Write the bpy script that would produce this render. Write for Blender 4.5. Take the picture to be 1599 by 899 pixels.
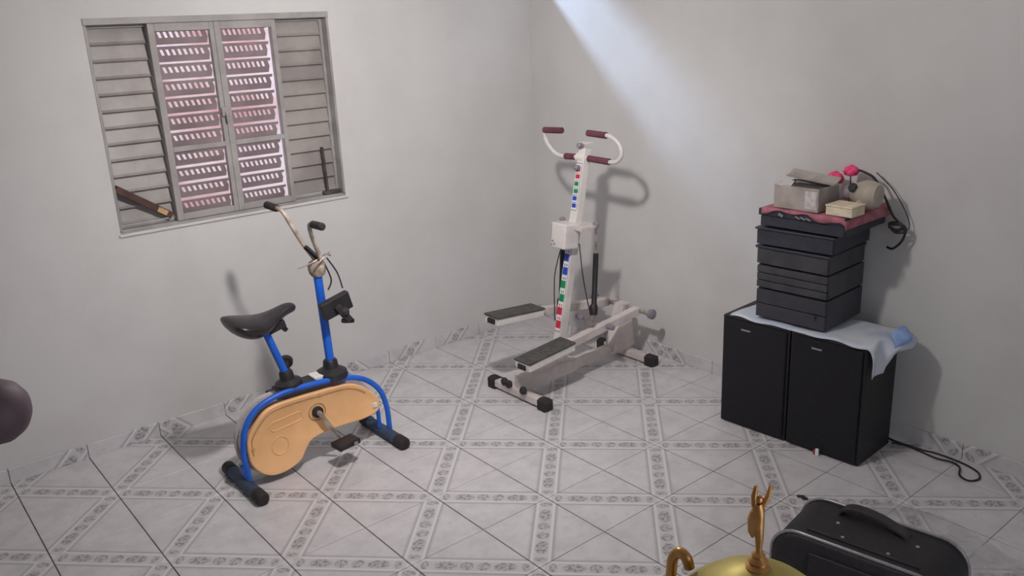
import bpy, math, random
from mathutils import Vector, Matrix, noise
random.seed(7)
for o in list(bpy.data.objects): bpy.data.objects.remove(o)
SC = bpy.context.scene; COL = SC.collection

# ------------------------------------------------------------------ camera
cam = bpy.data.cameras.new('camera'); cam.sensor_width = 36; cam.lens = 36*1334.4/1599; cam.clip_start = .02
co = bpy.data.objects.new('camera', cam); COL.objects.link(co)
co.location = (-3.5244, -4.1034, 1.8696)
co.rotation_euler = (math.radians(72.7135), math.radians(2.49597), math.radians(-39.5473))
SC.camera = co
# ------------------------------------------------------------------ world, daylight, exposure
w = bpy.data.worlds.new('world'); SC.world = w; w.use_nodes = True
w.node_tree.nodes['Background'].inputs[0].default_value = (.86, .92, 1, 1)
w.node_tree.nodes['Background'].inputs[1].default_value = 2.2
SC.view_settings.view_transform = 'Standard'; SC.view_settings.look = 'None'
SC.view_settings.gamma = 1; SC.view_settings.use_curve_mapping = False
SC.view_settings.exposure = 0.0
LAMP = (-2.10, -2.15, 2.36); LAMP_W = 46; FILL_SPOT = 96
# low daylight falling through the vent high up by the corner and grazing the right wall
d = bpy.data.lights.new('vent_daylight', 'SPOT'); d.energy = 600; d.color = (.52, .70, 1); d.shadow_soft_size = .10
d.spot_size = math.radians(70); d.spot_blend = .5
do = bpy.data.objects.new('vent_daylight', d); COL.objects.link(do); do.location = (-.50, 1.10, 3.31)
do.rotation_euler = (Vector((-.12, 0, 2.36)) - Vector(do.location)).to_track_quat('-Z', 'Y').to_euler()

# ------------------------------------------------------------------ material helpers
class S:
    """shader socket with arithmetic"""
    def __init__(s, nt, k): s.nt, s.k = nt, k
    def _m(s, op, *a):
        n = s.nt.nodes.new('ShaderNodeMath'); n.operation = op
        for i, x in enumerate((s,)+a):
            if isinstance(x, S): s.nt.links.new(x.k, n.inputs[i])
            else: n.inputs[i].default_value = x
        return S(s.nt, n.outputs[0])
    def __add__(s, o): return s._m('ADD', o)
    def __sub__(s, o): return s._m('SUBTRACT', o)
    def __mul__(s, o): return s._m('MULTIPLY', o)
    def __rsub__(s, o): return (s*-1)+o
    def abs(s): return s._m('ABSOLUTE')
    def max(s, o): return s._m('MAXIMUM', o)
    def min(s, o): return s._m('MINIMUM', o)
    def ss(s, a, b):      # smoothstep a..b
        n = s.nt.nodes.new('ShaderNodeMapRange'); n.interpolation_type = 'SMOOTHSTEP'
        s.nt.links.new(s.k, n.inputs[0]); n.inputs[1].default_value = a; n.inputs[2].default_value = b
        return S(s.nt, n.outputs[0])
def lin(c): return tuple(((x/255)/12.92 if x/255 <= .04045 else ((x/255+.055)/1.055)**2.4) for x in c)
def mixc(nt, fac, a, b):
    n = nt.nodes.new('ShaderNodeMix'); n.data_type = 'RGBA'
    for i, x in ((0, fac), (6, a), (7, b)):
        if isinstance(x, S): nt.links.new(x.k, n.inputs[i])
        elif isinstance(x, float): n.inputs[i].default_value = x
        else: n.inputs[i].default_value = tuple(x)+(1,)
    return S(nt, n.outputs[2])
def ntex(nt, vec, scale, detail=2, rough=.5):
    n = nt.nodes.new('ShaderNodeTexNoise'); n.inputs['Scale'].default_value = scale
    n.inputs['Detail'].default_value = detail; n.inputs['Roughness'].default_value = rough
    nt.links.new(vec, n.inputs['Vector']); return S(nt, n.outputs['Fac'])
def new(name):
    m = bpy.data.materials.new(name); m.use_nodes = True
    nt = m.node_tree; return m, nt, nt.nodes['Principled BSDF'], nt.nodes.new('ShaderNodeTexCoord')
def mat(name, c, c2=None, scale=12, rough=.6, metal=0, bump=0, bscale=None, lo=.35, hi=.65, **kw):
    m, nt, b, tc = new(name)
    c = lin(c); v = tc.outputs['Object']
    c2 = lin(c2) if c2 else tuple(x*.82 for x in c)
    f = ntex(nt, v, scale, 4, .6).ss(lo, hi)
    nt.links.new(mixc(nt, f, c, c2).k, b.inputs['Base Color'])
    b.inputs['Roughness'].default_value = rough; b.inputs['Metallic'].default_value = metal
    if bump:
        n = nt.nodes.new('ShaderNodeBump'); n.inputs['Strength'].default_value = bump; n.inputs['Distance'].default_value = .004
        nt.links.new(ntex(nt, v, bscale or scale*4, 3).k, n.inputs['Height']); nt.links.new(n.outputs[0], b.inputs['Normal'])
    for k, x in kw.items(): b.inputs[k].default_value = x
    return m

WALL = mat('wall_paint', (206, 205, 204), (199, 197, 196), 1.6, .75, bump=.12, bscale=55)
CEIL = mat('ceiling_paint', (214, 213, 210), None, 2, .8)
GROUT = mat('grout', (98, 88, 88), (74, 66, 66), 6, .9)
def tile_material():
    m, nt, b, tc = new('glazed_tile')
    sep = nt.nodes.new('ShaderNodeSeparateXYZ'); nt.links.new(tc.outputs['UV'], sep.inputs[0])
    a, bb = S(nt, sep.outputs[0]), S(nt, sep.outputs[1])
    t = (a+bb)*.5; wd = ((a-bb)*.7071).abs()
    v = tc.outputs['UV']; pos = nt.nodes.new('ShaderNodeNewGeometry').outputs['Position']
    marb = ntex(nt, pos, 9, 5, .65).ss(.35, .7); vein = ntex(nt, pos, 26, 3, .6).ss(.55, .75)
    col = mixc(nt, marb, lin((206, 203, 205)), lin((192, 189, 192)))
    col = mixc(nt, vein*.35, col, lin((172, 168, 172)))
    # printed cream/grey wedge that darkens softly next to the border line
    halo = wd.ss(.17, .118)*wd.ss(.100, .122)
    col = mixc(nt, halo*.8, col, lin((158, 154, 158)))
    band = wd.ss(.120, .112)
    col = mixc(nt, band, col, lin((211, 209, 210)))
    inner = wd.ss(.086, .078)
    col = mixc(nt, inner*.8, col, lin((194, 191, 193)))
    orn = None
    for c, hw in ((.105, .034), (.27, .098), (.435, .055), (.57, .055), (.735, .098), (.895, .034)):
        e = ((t-c).abs()*(1/hw))
        r = (e*e + (wd*(1/.080))*(wd*(1/.080))).ss(1.15, .55)
        orn = r if orn is None else orn.max(r)
    petals = ntex(nt, v, 23, 4, .75).ss(.46, .57)
    curl = ntex(nt, v, 42, 2, .6).ss(.45, .60)
    col = mixc(nt, orn*(petals*.66+.08+curl*.22), col, lin((118, 113, 116)))
    node = (t-.5).abs().ss(.455, .468)*inner
    col = mixc(nt, node*.8, col, lin((216, 214, 215)))
    dirt = ntex(nt, pos, 1.3, 4, .6).ss(.5, .8)
    col = mixc(nt, dirt*.16, col, lin((150, 142, 142)))
    nt.links.new(col.k, b.inputs['Base Color'])
    rr = ntex(nt, pos, 14, 3)*.2+.26
    nt.links.new(rr.k, b.inputs['Roughness'])
    b.inputs['Specular IOR Level'].default_value = .4
    return m
TILE = tile_material()
WMET = mat('window_grey_paint', (164, 160, 158), (144, 140, 138), 5, .5)
WSLAT = mat('window_slat_paint', (158, 152, 148), (136, 130, 127), 4, .45)
SSLAT = mat('sash_slat_paint', (160, 146, 148), (140, 124, 126), 4, .5)
GRIME = mat('grimy_grey_wood', (84, 76, 74), (58, 52, 52), 18, .8)
BLUE = mat('blue_paint', (28, 104, 216), (24, 90, 196), 8, .38)
NAVY = mat('dusty_blue_paint', (52, 76, 108), (58, 62, 74), 14, .6)
YEL = mat('yellow_orange_plastic', (244, 190, 136), (234, 180, 124), 5, .5)
YELD = mat('worn_yellow_edge', (196, 150, 96), (168, 130, 92), 16, .6)
PALE = mat('pale_cover_plastic', (196, 188, 192), (176, 168, 172), 8, .5)
BLK = mat('black_plastic', (30, 28, 31), (40, 37, 40), 16, .5)
RUB = mat('black_rubber', (36, 31, 33), (48, 42, 44), 22, .75)
SADL = mat('saddle_vinyl', (34, 30, 34), (44, 40, 44), 10, .32)
CHR = mat('dull_chrome', (206, 200, 196), (160, 142, 130), 24, .3, .75)
CRMB = mat('cream_worn_paint', (206, 194, 180), (150, 132, 120), 22, .5, .1)
TAPE = mat('beige_rag', (186, 172, 156), (140, 126, 112), 40, .9)
CREAM = mat('cream_enamel', (212, 203, 200), (192, 182, 180), 7, .45)
CREAMW = mat('white_enamel', (224, 220, 216), (206, 200, 198), 6, .4)
PEDAL = mat('grey_rubber_tread', (84, 82, 80), (66, 64, 62), 40, .85)
MAR = mat('maroon_foam', (112, 62, 76), (92, 48, 62), 40, .85)
SRED = mat('sticker_red', (206, 38, 70), None, 60, .5); SGRN = mat('sticker_green', (14, 142, 84), None, 60, .5)
SBLU = mat('sticker_blue', (36, 74, 190), None, 60, .5); SWHT = mat('sticker_white', (230, 228, 226), (222, 220, 218), 60, .5)
SGRY = mat('sticker_edge_grey', (140, 132, 142), None, 60, .5)
SPK = mat('speaker_black_laminate', (22, 21, 25), (28, 26, 31), 30, .55)
SPKG = mat('speaker_grille_cloth', (20, 19, 24), (26, 25, 30), 90, .95)
SILV = mat('silver_badge', (170, 170, 176), None, 30, .35, .6)
DECK = mat('charcoal_component_plastic', (58, 58, 66), (50, 50, 58), 12, .5)
DECK2 = mat('dusty_charcoal_metal', (66, 66, 70), (54, 54, 60), 16, .55)
DECK3 = mat('dark_slate_lid', (44, 46, 56), (54, 56, 66), 12, .48)
CLOTHB = mat('pale_blue_cloth', (200, 205, 214), (178, 188, 208), 6, .85, bump=.2)
CLOTHBL = mat('strong_blue_print_cloth', (150, 176, 222), (132, 160, 212), 20, .85)
CLOTHR = mat('dusty_rose_cloth', (178, 112, 122), (150, 92, 104), 18, .9, bump=.3)
CARD = mat('grey_cardboard', (170, 162, 156), (150, 142, 136), 12, .85)
CARDL = mat('pale_label_paper', (206, 200, 198), (180, 174, 172), 50, .8)
BEIGE = mat('beige_plastic', (176, 166, 152), (160, 150, 138), 8, .55)
CREAMB = mat('cream_carton', (226, 214, 188), (206, 192, 166), 14, .8)
PINK = mat('hot_pink_petals', (248, 88, 140), (232, 70, 122), 30, .7)
WOOD = mat('dark_brown_wood', (88, 62, 52), (70, 48, 42), 18, .7)
WOODL = mat('raw_wood_end', (196, 160, 112), (178, 142, 98), 18, .7)
GOLD = mat('brass_gold_plate', (214, 164, 104), (186, 138, 86), 20, .3, .85)
GOLDL = mat('yellow_gold_lid', (178, 162, 88), (160, 146, 78), 10, .5, .45)
BAGM = mat('black_bag_nylon', (24, 22, 26), (32, 29, 34), 60, .62, bump=.2, bscale=400)
PIPE = mat('silver_piping', (150, 148, 154), None, 40, .3, .4)
MAUVE = mat('mauve_vinyl', (94, 76, 84), (82, 66, 74), 12, .6)
OUTW = mat('outside_pink_plaster', (226, 208, 208), (200, 148, 148), 1.7, .9)
OUTG = mat('outside_pale_concrete', (222, 220, 224), None, 3, .9)
DIRTM = mat('dark_dirt', (52, 46, 46), None, 30, .9)
REDT = mat('red_tape', (150, 44, 48), None, 30, .7)
def plastic_material():
    m, nt, b, tc = new('clear_plastic_film')
    b.inputs['Base Color'].default_value = lin((196, 194, 198))+(1,); b.inputs['Roughness'].default_value = .2
    f = ntex(nt, tc.outputs['Object'], 9, 3).ss(.35, .7)*.42+.14
    nt.links.new(f.k, b.inputs['Alpha']); return m
FILM = plastic_material()
def emis(name, c, s):
    m, nt, b, tc = new(name); b.inputs['Base Color'].default_value = c+(1,)
    b.inputs['Emission Color'].default_value = c+(1,); b.inputs['Emission Strength'].default_value = s; return m

# ------------------------------------------------------------------ geometry helpers (all in world metres)
WL = {}
def wloc(o): return WL.get(o.name, Vector((0, 0, 0))) if o else Vector((0, 0, 0))
def tag(o, label=None, cat=None, group=None, kind=None):
    for k, x in (('label', label), ('category', cat), ('group', group), ('kind', kind)):
        if x: o[k] = x
    return o
def thing(name, loc, label=None, cat=None, group=None, kind=None):
    o = bpy.data.objects.new(name, None); COL.objects.link(o); o.location = loc; o.empty_display_size = .05
    WL[o.name] = Vector(loc); return tag(o, label, cat, group, kind)
def frame_of(d):
    d = d.normalized(); a = Vector((0, 0, 1)) if abs(d.z) < .9 else Vector((1, 0, 0))
    u = d.cross(a).normalized(); return u, d.cross(u).normalized()
class MB:
    def __init__(s): s.v, s.f, s.uv = [], [], None
    def add(s, vs, fs):
        n = len(s.v); s.v += [Vector(x) for x in vs]; s.f += [tuple(i+n for i in f) for f in fs]; return s
    def box(s, lo, hi):
        x0, y0, z0 = lo; x1, y1, z1 = hi
        return s.add([(x0,y0,z0),(x1,y0,z0),(x1,y1,z0),(x0,y1,z0),(x0,y0,z1),(x1,y0,z1),(x1,y1,z1),(x0,y1,z1)],
                     [(3,2,1,0),(4,5,6,7),(0,1,5,4),(1,2,6,5),(2,3,7,6),(3,0,4,7)])
    def rings(s, rs, close=True, caps=True):
        n = len(rs[0]); vs = [p for r in rs for p in r]; fs = []
        for k in range(len(rs)-1):
            for i in range(n if close else n-1):
                j = (i+1) % n; fs.append((k*n+i, k*n+j, (k+1)*n+j, (k+1)*n+i))
        if caps: fs += [tuple(reversed(range(n))), tuple((len(rs)-1)*n+i for i in range(n))]
        return s.add(vs, fs)
    def tube(s, path, r, n=10, flat=None, closed=False):
        P = [Vector(p) for p in path]; R = r if isinstance(r, (list, tuple)) else [r]*len(P)
        rs = []; u = None
        for i, p in enumerate(P):
            if closed: t = (P[(i+1) % len(P)]-P[i-1])
            else: t = (P[min(i+1, len(P)-1)]-P[max(i-1, 0)])
            t.normalize()
            if u is None: u, vv = frame_of(t)
            else: u = (u-t*u.dot(t)).normalized(); vv = t.cross(u)
            rs.append([p+(u*math.cos(2*math.pi*k/n)+vv*math.sin(2*math.pi*k/n))*R[i] for k in range(n)])
        if closed: rs.append(rs[0])
        return s.rings(rs, caps=not closed)
    def beam(s, p0, p1, wy, h, up=(0, 0, 1)):      # square bar between two points, wy sideways, h along up
        p0, p1 = Vector(p0), Vector(p1); d = (p1-p0).normalized(); sd = d.cross(Vector(up)).normalized(); uu = sd.cross(d)
        return s.rings([[p+sd*a*wy/2+uu*b*h/2 for a, b in ((-1,-1),(1,-1),(1,1),(-1,1))] for p in (p0, p1)])
    def lathe(s, prof, c, n=24, axis=(0, 0, 1)):
        c = Vector(c); ax = Vector(axis).normalized(); u, v = frame_of(ax)
        return s.rings([[c+ax*h+(u*math.cos(2*math.pi*k/n)+v*math.sin(2*math.pi*k/n))*max(r, 1e-4) for k in range(n)] for r, h in prof])
    def ball(s, c, r, n=12, sq=(1, 1, 1)):
        c = Vector(c); rs = []
        for i in range(n//2+1):
            a = math.pi*i/(n//2); q = max(math.sin(a), 1e-3)
            rs.append([c+Vector((q*math.cos(2*math.pi*k/n)*r*sq[0], q*math.sin(2*math.pi*k/n)*r*sq[1], -math.cos(a)*r*sq[2])) for k in range(n)])
        return s.rings(rs)
    def prism(s, poly, y0, y1):        # polygon in X-Z pushed along Y
        return s.rings([[(x, y, z) for x, z in poly] for y in (y0, y1)])
    def rot(s, ang, c, axis='Z'):
        m = Matrix.Translation(c) @ Matrix.Rotation(ang, 4, axis) @ Matrix.Translation(-Vector(c)); s.v = [m @ p for p in s.v]; return s
    def build(s, name, m, parent=None, loc=None, smooth=None, bevel=0, solid=0, sub=0, label=None, cat=None, group=None, kind=None):
        base = wloc(parent) if parent else Vector((0, 0, 0))
        org = Vector(loc) if loc is not None else base
        me = bpy.data.meshes.new(name); me.from_pydata([p-org for p in s.v], [], s.f); me.update()
        import bmesh
        bm = bmesh.new(); bm.from_mesh(me); bmesh.ops.recalc_face_normals(bm, faces=bm.faces); bm.to_mesh(me); bm.free()
        me.materials.append(m)
        if smooth is not None:
            for p in me.polygons: p.use_smooth = True
            me.set_sharp_from_angle(angle=math.radians(smooth))
        o = bpy.data.objects.new(name, me); COL.objects.link(o)
        if parent: o.parent = parent
        o.location = org-base; WL[o.name] = org
        if bevel:
            b = o.modifiers.new('bevel', 'BEVEL'); b.width = bevel; b.segments = 2; b.limit_method = 'ANGLE'
        if solid:
            b = o.modifiers.new('solid', 'SOLIDIFY'); b.thickness = solid; b.offset = 0
        if sub:
            b = o.modifiers.new('sub', 'SUBSURF'); b.levels = sub; b.render_levels = sub
        return tag(o, label, cat, group, kind)
def box(lo, hi): return MB().box(lo, hi)
def tube(*a, **k): return MB().tube(*a, **k)
def catmull(P, n=6, closed=False):
    P = [Vector(p) for p in P]; out = []; N = len(P)
    for i in range(N if closed else N-1):
        g = (lambda k: P[k % N]) if closed else (lambda k: P[min(max(k, 0), N-1)])
        a, b, c, d2 = g(i-1), g(i), g(i+1), g(i+2)
        for j in range(n):
            t = j/n; out.append(.5*((2*b)+(c-a)*t+(2*a-5*b+4*c-d2)*t*t+(3*b-a-3*c+d2)*t**3))
    if not closed: out.append(P[-1])
    return out

# ------------------------------------------------------------------ the room
RX, RY, RZ, T = -5.3, -5.0, 2.9, .14
WX0, WX1, WZ0, WZ1 = -2.51, -1.348, 1.018, 1.962       # window opening
VX0, VX1, VZ0, VZ1 = -.32, -.03, 2.21, 2.58            # vent opening near the corner
def wall_with_holes():
    m = MB(); xs = [RX-T, WX0, WX1, VX0, VX1, T]; zs = [0, WZ0, WZ1, VZ0, VZ1, RZ]
    hole = lambda i, k: (i == 1 and k == 1) or (i == 3 and k == 3)
    for i in range(5):
        for k in range(5):
            if hole(i, k): continue
            x0, x1, z0, z1 = xs[i], xs[i+1], zs[k], zs[k+1]
            for y in (0, T): m.add([(x0, y, z0), (x1, y, z0), (x1, y, z1), (x0, y, z1)], [(0, 1, 2, 3)])
    for i, k in ((1, 1), (3, 3)):
        x0, x1, z0, z1 = xs[i], xs[i+1], zs[k], zs[k+1]
        m.add([(x0,0,z0),(x1,0,z0),(x1,0,z1),(x0,0,z1),(x0,T,z0),(x1,T,z0),(x1,T,z1),(x0,T,z1)], [(0,1,5,4),(1,2,6,5),(2,3,7,6),(3,0,4,7)])
    m.add([(xs[0],0,0),(xs[0],T,0),(xs[0],T,RZ),(xs[0],0,RZ),(xs[5],0,0),(xs[5],T,0),(xs[5],T,RZ),(xs[5],0,RZ)], [(0,1,2,3),(4,5,6,7),(0,1,5,4),(3,2,6,7)])
    return m
wl_ = wall_with_holes().build('wall_left', WALL, kind='structure')
box((0, RY-T, 0), (T, 0, RZ)).build('wall_right', WALL, kind='structure')
box((RX-T, RY-T, 0), (RX, 0, RZ)).build('wall_rear', WALL, kind='structure')
DX0, DX1, DH = -3.05, -1.75, 2.15                        # unseen opening added behind the camera as soft fill for the left wall
MB().box((RX, RY-T, 0), (DX0, RY, RZ)).box((DX1, RY-T, 0), (0, RY, RZ)).box((DX0, RY-T, DH), (DX1, RY, RZ)).build('wall_back', WALL, kind='structure')
MB().box((DX0-.05, RY-T-.01, 0), (DX0+.02, RY+.015, DH+.05)).box((DX1-.02, RY-T-.01, 0), (DX1+.05, RY+.015, DH+.05)).box((DX0+.02, RY-T-.01, DH-.02), (DX1-.02, RY+.015, DH+.05)).build('trim_fill_opening', WMET, kind='structure')  # frame around the added fill opening
box((-8, -12, -.14), (3, RY-T, -.02)).build('floor_added_ground', OUTG, kind='structure')  # unseen ground added so no world light rises through the fill opening
pt = bpy.data.lights.new('fill_opening_portal', 'AREA'); pt.shape = 'RECTANGLE'; pt.size = DX1-DX0; pt.size_y = DH; pt.cycles.is_portal = True  # guides world light in through the added opening
pto = bpy.data.objects.new('fill_opening_portal', pt); COL.objects.link(pto); pto.location = ((DX0+DX1)/2, RY-T/2, DH/2); pto.rotation_euler = (math.radians(90), 0, 0)
box((RX-T, RY-T, RZ), (T, T, RZ+.1)).build('ceiling', CEIL, kind='structure')
floor = box((RX-T, RY-T, -.12), (T, T, -.0022)).build('floor', GROUT, kind='structure')

# ------------------------------------------------------------------ floor tiles: one diagonal flower border on each, turned to form squares
SZ, OX, OY = .33, 10.57, 3.33
MESH = {}
def tile_mesh(key, x0, x1, y0, y1, flip):     # fractions of a tile; y counted away from the window wall
    if key in MESH: return MESH[key]
    gx, gy, be = .0022/SZ, .0011/SZ, .0012
    X0, X1, Y0, Y1 = (x0+gx)*SZ, (x1-gx)*SZ, -(y0+gy)*SZ, -(y1-gy)*SZ
    vs = [(X0,Y0,-.004),(X1,Y0,-.004),(X1,Y1,-.004),(X0,Y1,-.004),(X0,Y0,-be),(X1,Y0,-be),(X1,Y1,-be),(X0,Y1,-be),
          (X0+be,Y0-be,0),(X1-be,Y0-be,0),(X1-be,Y1+be,0),(X0+be,Y1+be,0)]
    fs = [(11,10,9,8)]+[tuple(reversed((a,(a+1)%4,(a+1)%4+4,a+4))) for a in range(4)]+[tuple(reversed((a+4,(a+1)%4+4,(a+1)%4+8,a+8))) for a in range(4)]
    me = bpy.data.meshes.new('floor_tile'); me.from_pydata(vs, [], fs); me.update()
    uv = me.uv_layers.new(name='UVMap')
    for l in me.loops:
        p = me.vertices[l.vertex_index].co; a, b = p.x/SZ, -p.y/SZ
        uv.data[l.index].uv = (1-a, b) if flip else (a, b)
    me.materials.append(TILE); MESH[key] = me; return me
for i in range(-5, 11):
    for j in range(-4, 12):
        x0, x1 = (max(0, (RX/SZ+OX)-i), min(1, OX-i)); y0, y1 = (max(0, -OY-j), min(1, -RY/SZ-OY-j))
        if x1-x0 < .03 or y1-y0 < .03: continue
        fl = (i+j) % 2 == 1
        me = tile_mesh((round(x0, 3), round(x1, 3), round(y0, 3), round(y1, 3), fl), x0, x1, y0, y1, fl)
        o = bpy.data.objects.new('floor_tile', me); COL.objects.link(o); o.parent = floor
        o.location = ((i-OX)*SZ, (-j-OY)*SZ, random.uniform(-.0003, .0003))
# skirting of cut tiles
def skirting(name, along_x):
    base = (box((RX, -.006, 0), (-.006, 0, .066)) if along_x else box((-.006, RY, 0), (0, 0, .066))).build(name, GROUT, kind='structure')
    n0, n1 = (-5, 11) if along_x else (-4, 12)
    for i in range(n0, n1):
        if along_x: a0, a1 = max((i-OX)*SZ, RX)+.0015, min((i+1-OX)*SZ, -.008)-.0015
        else: a1, a0 = min((-i-OY)*SZ, -.008)-.0015, max((-i-1-OY)*SZ, RY)+.0015
        if a1-a0 < .02: continue
        th = .009+random.uniform(0, .0015); h = .068+random.uniform(-.001, .001); off = random.choice([.05, .35, .6, .72]); fl = random.random() < .5
        vs = []
        for e, z in ((0, .0005), (0, h-.002), (.002, h)):
            for a in (a0+e, a1-e): vs.append((a, -th+e, z) if along_x else (-th+e, a, z))
        for a in (a0, a1): vs.append((a, -.001, h) if along_x else (-.001, a, h))
        for a in (a0, a1): vs.append((a, -.001, .0005) if along_x else (-.001, a, .0005))
        fs = [(0,1,3,2),(2,3,5,4),(4,5,7,6),(0,2,4,6,8),(1,9,7,5,3)]
        me = bpy.data.meshes.new('skirting_tile'); me.from_pydata(vs, [], fs); me.update()
        uv = me.uv_layers.new(name='UVMap')
        for l in me.loops:
            p = me.vertices[l.vertex_index].co; a = (p.x if along_x else p.y)-a0
            uv.data[l.index].uv = ((1-a/SZ) if fl else a/SZ, off+p.z/SZ)
        me.materials.append(TILE)
        o = bpy.data.objects.new('skirting_tile', me); COL.objects.link(o); o.parent = base
skirting('baseboard_left', True); skirting('baseboard_right', False)

# ------------------------------------------------------------------ window: four leaves, fixed louvres outside, two slotted sashes in the middle
win = thing('window_1', (-1.93, .03, WZ0), 'grey painted metal louvre window of four leaves in the wall', kind='structure')
f = MB(); Y0, Y1 = -.006, .085
for lo, hi in (((WX0, Y0, WZ1-.028), (WX1, Y1, WZ1)), ((WX0, .012, WZ0), (WX1, Y1, WZ0+.014)), ((WX0, Y0+.004, WZ0+.014), (WX0+.012, Y1, WZ1-.028)), ((WX1-.012, Y0+.004, WZ0+.014), (WX1, Y1, WZ1-.028))): f.box(lo, hi)
f.build('window_frame', WMET, win, bevel=.002)
ZT, ZB, NS = WZ1-.0285, WZ0+.016, 12; DZ = (ZT-ZB)/NS
def fixed_leaf(x0, x1):
    m = MB(); y0, y1 = .048, .078
    m.box((x0, y0, ZB), (x0+.014, y1, ZT)); m.box((x1-.014, y0, ZB), (x1, y1, ZT)); m.box((x0+.014, y0, ZB), (x1-.014, y1, ZB+.012)); m.box((x0+.014, y0, ZT-.012), (x1-.014, y1, ZT))
    p = m.build('fixed_leaf', WMET, win)
    z0 = ZB+.014; dz = (ZT-.014-z0)/NS
    for k in range(NS):
        z = z0+k*dz; a, b = x0+.015, x1-.015
        # folded blade: flat face, lip leaning into the room along its lower edge
        sec = [(.066, z+dz+.004), (.052, z+.016), (.044, z+.006), (.047, z+.003), (.055, z+.012), (.069, z+dz+.001)]
        MB().rings([[(x, y, zz) for y, zz in sec] for x in (a, b)]).build('slat', WSLAT, p)
fixed_leaf(-2.497, -2.225); fixed_leaf(-1.640, -1.361)
def sash(x0, x1, gap_r):
    m = MB(); y0, y1 = .004, .034; s = .030
    zm = ZT-DZ*7.55
    m.box((x0, y0, ZB), (x0+s, y1, ZT)); m.box((x1-s+.008, y0, ZB), (x1, y1, ZT))
    m.box((x0+s, y0, ZB), (x1-s+.008, y1, ZB+.030)); m.box((x0+s, y0, ZT-.036), (x1-s+.008, y1, ZT)); m.box((x0+s, y0, zm-.012), (x1-s+.008, y1, zm+.012))
    p = m.build('sash', WMET, win, bevel=.002)
    a, b = x0+s+.001, x1-s+.007-gap_r
    rows = [ZT-.056-k*.0775 for k in range(7)]+[zm-.045-k*.0765 for k in range(4)]
    for z in rows:
        # blade standing at a slant, with a row of slanted vent slots cut through it
        m = MB(); zt, zb = z+.032, z-.037; yt, yb = .014, .052
        P = lambda x, q: (x, yt+(yb-yt)*q, zt+(zb-zt)*q)
        n = 8; s0, s1 = .20, .58; L = b-a-.036; st = L/n; xs0 = a+.012; sl = .013
        def quad(c, th=.0012):
            c = [Vector(q) for q in c]; nn = Vector((0, (zb-zt), -(yb-yt))).normalized()*th
            m.add([q for q in c]+[q+nn for q in c], [(0,1,2,3),(7,6,5,4),(0,1,5,4),(1,2,6,5),(2,3,7,6),(3,0,4,7)])
        quad([P(a, 0), P(b, 0), P(b, s0), P(a, s0)]); quad([P(a, s1), P(b, s1), P(b, 1), P(a, 1)])
        quad([P(a, s0), P(xs0, s0), P(xs0+sl, s1), P(a, s1)])
        for k in range(n):
            q0 = xs0+k*st+st*.48; q1 = xs0+(k+1)*st if k < n-1 else b-sl
            quad([P(q0, s0), P(q1, s0), P(q1+sl, s1), P(q0+sl, s1)])
        quad([P(a, 1), P(b, 1), (b, yb+.004, zb+.012), (a, yb+.004, zb+.012)])
        m.build('slat', SSLAT, p)
    return p
s1 = sash(-2.243, -1.9405, 0); s2 = sash(-1.9395, -1.634, .018)
lt = box((-1.962, -.010, 1.498), (-1.926, .004, 1.540)); lt.tube([(-1.944, -.008, 1.52), (-1.944, -.020, 1.50), (-1.944, -.022, 1.470)], .006, 8); lt.build('latch', WMET, win, bevel=.002)
sill = box((WX0-.008, -.010, WZ0-.014), (WX1+.012, .004, WZ0)); sill.build('sill_lip', WALL, win, bevel=.004)
# stick and wedge that jam the leaves
m = MB().beam((-2.494, .022, 1.226), (-2.262, .030, 1.062), .026, .032); st = m.build('wooden_stick', WOOD, loc=(-2.262, .03, 1.05), bevel=.002,
    label='dark brown wooden stick slanting across the window louvres, pale cut end', cat='stick')
MB().beam((-2.325, .0065, 1.106), (-2.286, .0078, 1.0785), .003, .024).build('cut_end', WOODL, st)
wd = thing('jamming_wedge', (-1.40, .03, WZ0+.014), 'dark grimy wooden wedge standing in the lower track of the window', 'wedge')
MB().beam((-1.437, .03, 1.036), (-1.444, .03, 1.285), .012, .018, (0, 1, 0)).build('upright', GRIME, wd); box((-1.462, .016, 1.0325), (-1.364, .044, 1.052)).build('foot_block', GRIME, wd, bevel=.002)
# what lies outside
box((-5, 1.75, -.4), (1.5, 1.95, 2.35)).build('wall_outside', OUTW, kind='structure')
box((-5.6, T, -.5), (2, 1.75, -.3)).build('floor_outside', OUTG, kind='structure')

# ------------------------------------------------------------------ ceiling bulb (the room's lamp)
lp = thing('ceiling_lamp', (LAMP[0], LAMP[1], RZ), 'white bulb on a short ceiling cord, with an added tilted enamel reflector', 'lamp')
MB().lathe([(.055, 0), (.055, -.012), (.02, -.03)], (LAMP[0], LAMP[1], RZ)).build('ceiling_rose', CREAMW, lp, smooth=40)
tube([(LAMP[0], LAMP[1], RZ-.02), (LAMP[0], LAMP[1], LAMP[2]+.13)], .004, 8).build('cord', BLK, lp)
MB().lathe([(.018, .14), (.02, .08), (.016, .07)], LAMP).build('socket', CREAMW, lp, smooth=40)
bulb = MB().lathe([(.016, .075), (.03, .045), (.05, .01), (.052, -.015), (.04, -.045), (.015, -.06)], LAMP).build('bulb', emis('lit_bulb_glass', (1, .96, .93), 12), lp, smooth=60)
bulb.visible_shadow = True
AIM0 = (Vector((-1.00, -.15, .62))-Vector(LAMP)).normalized()
pl = bpy.data.lights.new('bulb_light', 'POINT'); pl.energy = LAMP_W; pl.color = (1, .94, .92); pl.shadow_soft_size = .06
po = bpy.data.objects.new('bulb_light', pl); COL.objects.link(po); po.location = (AIM0.x*.16, AIM0.y*.16, LAMP[2]-RZ+AIM0.z*.16); po.parent = lp

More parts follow.
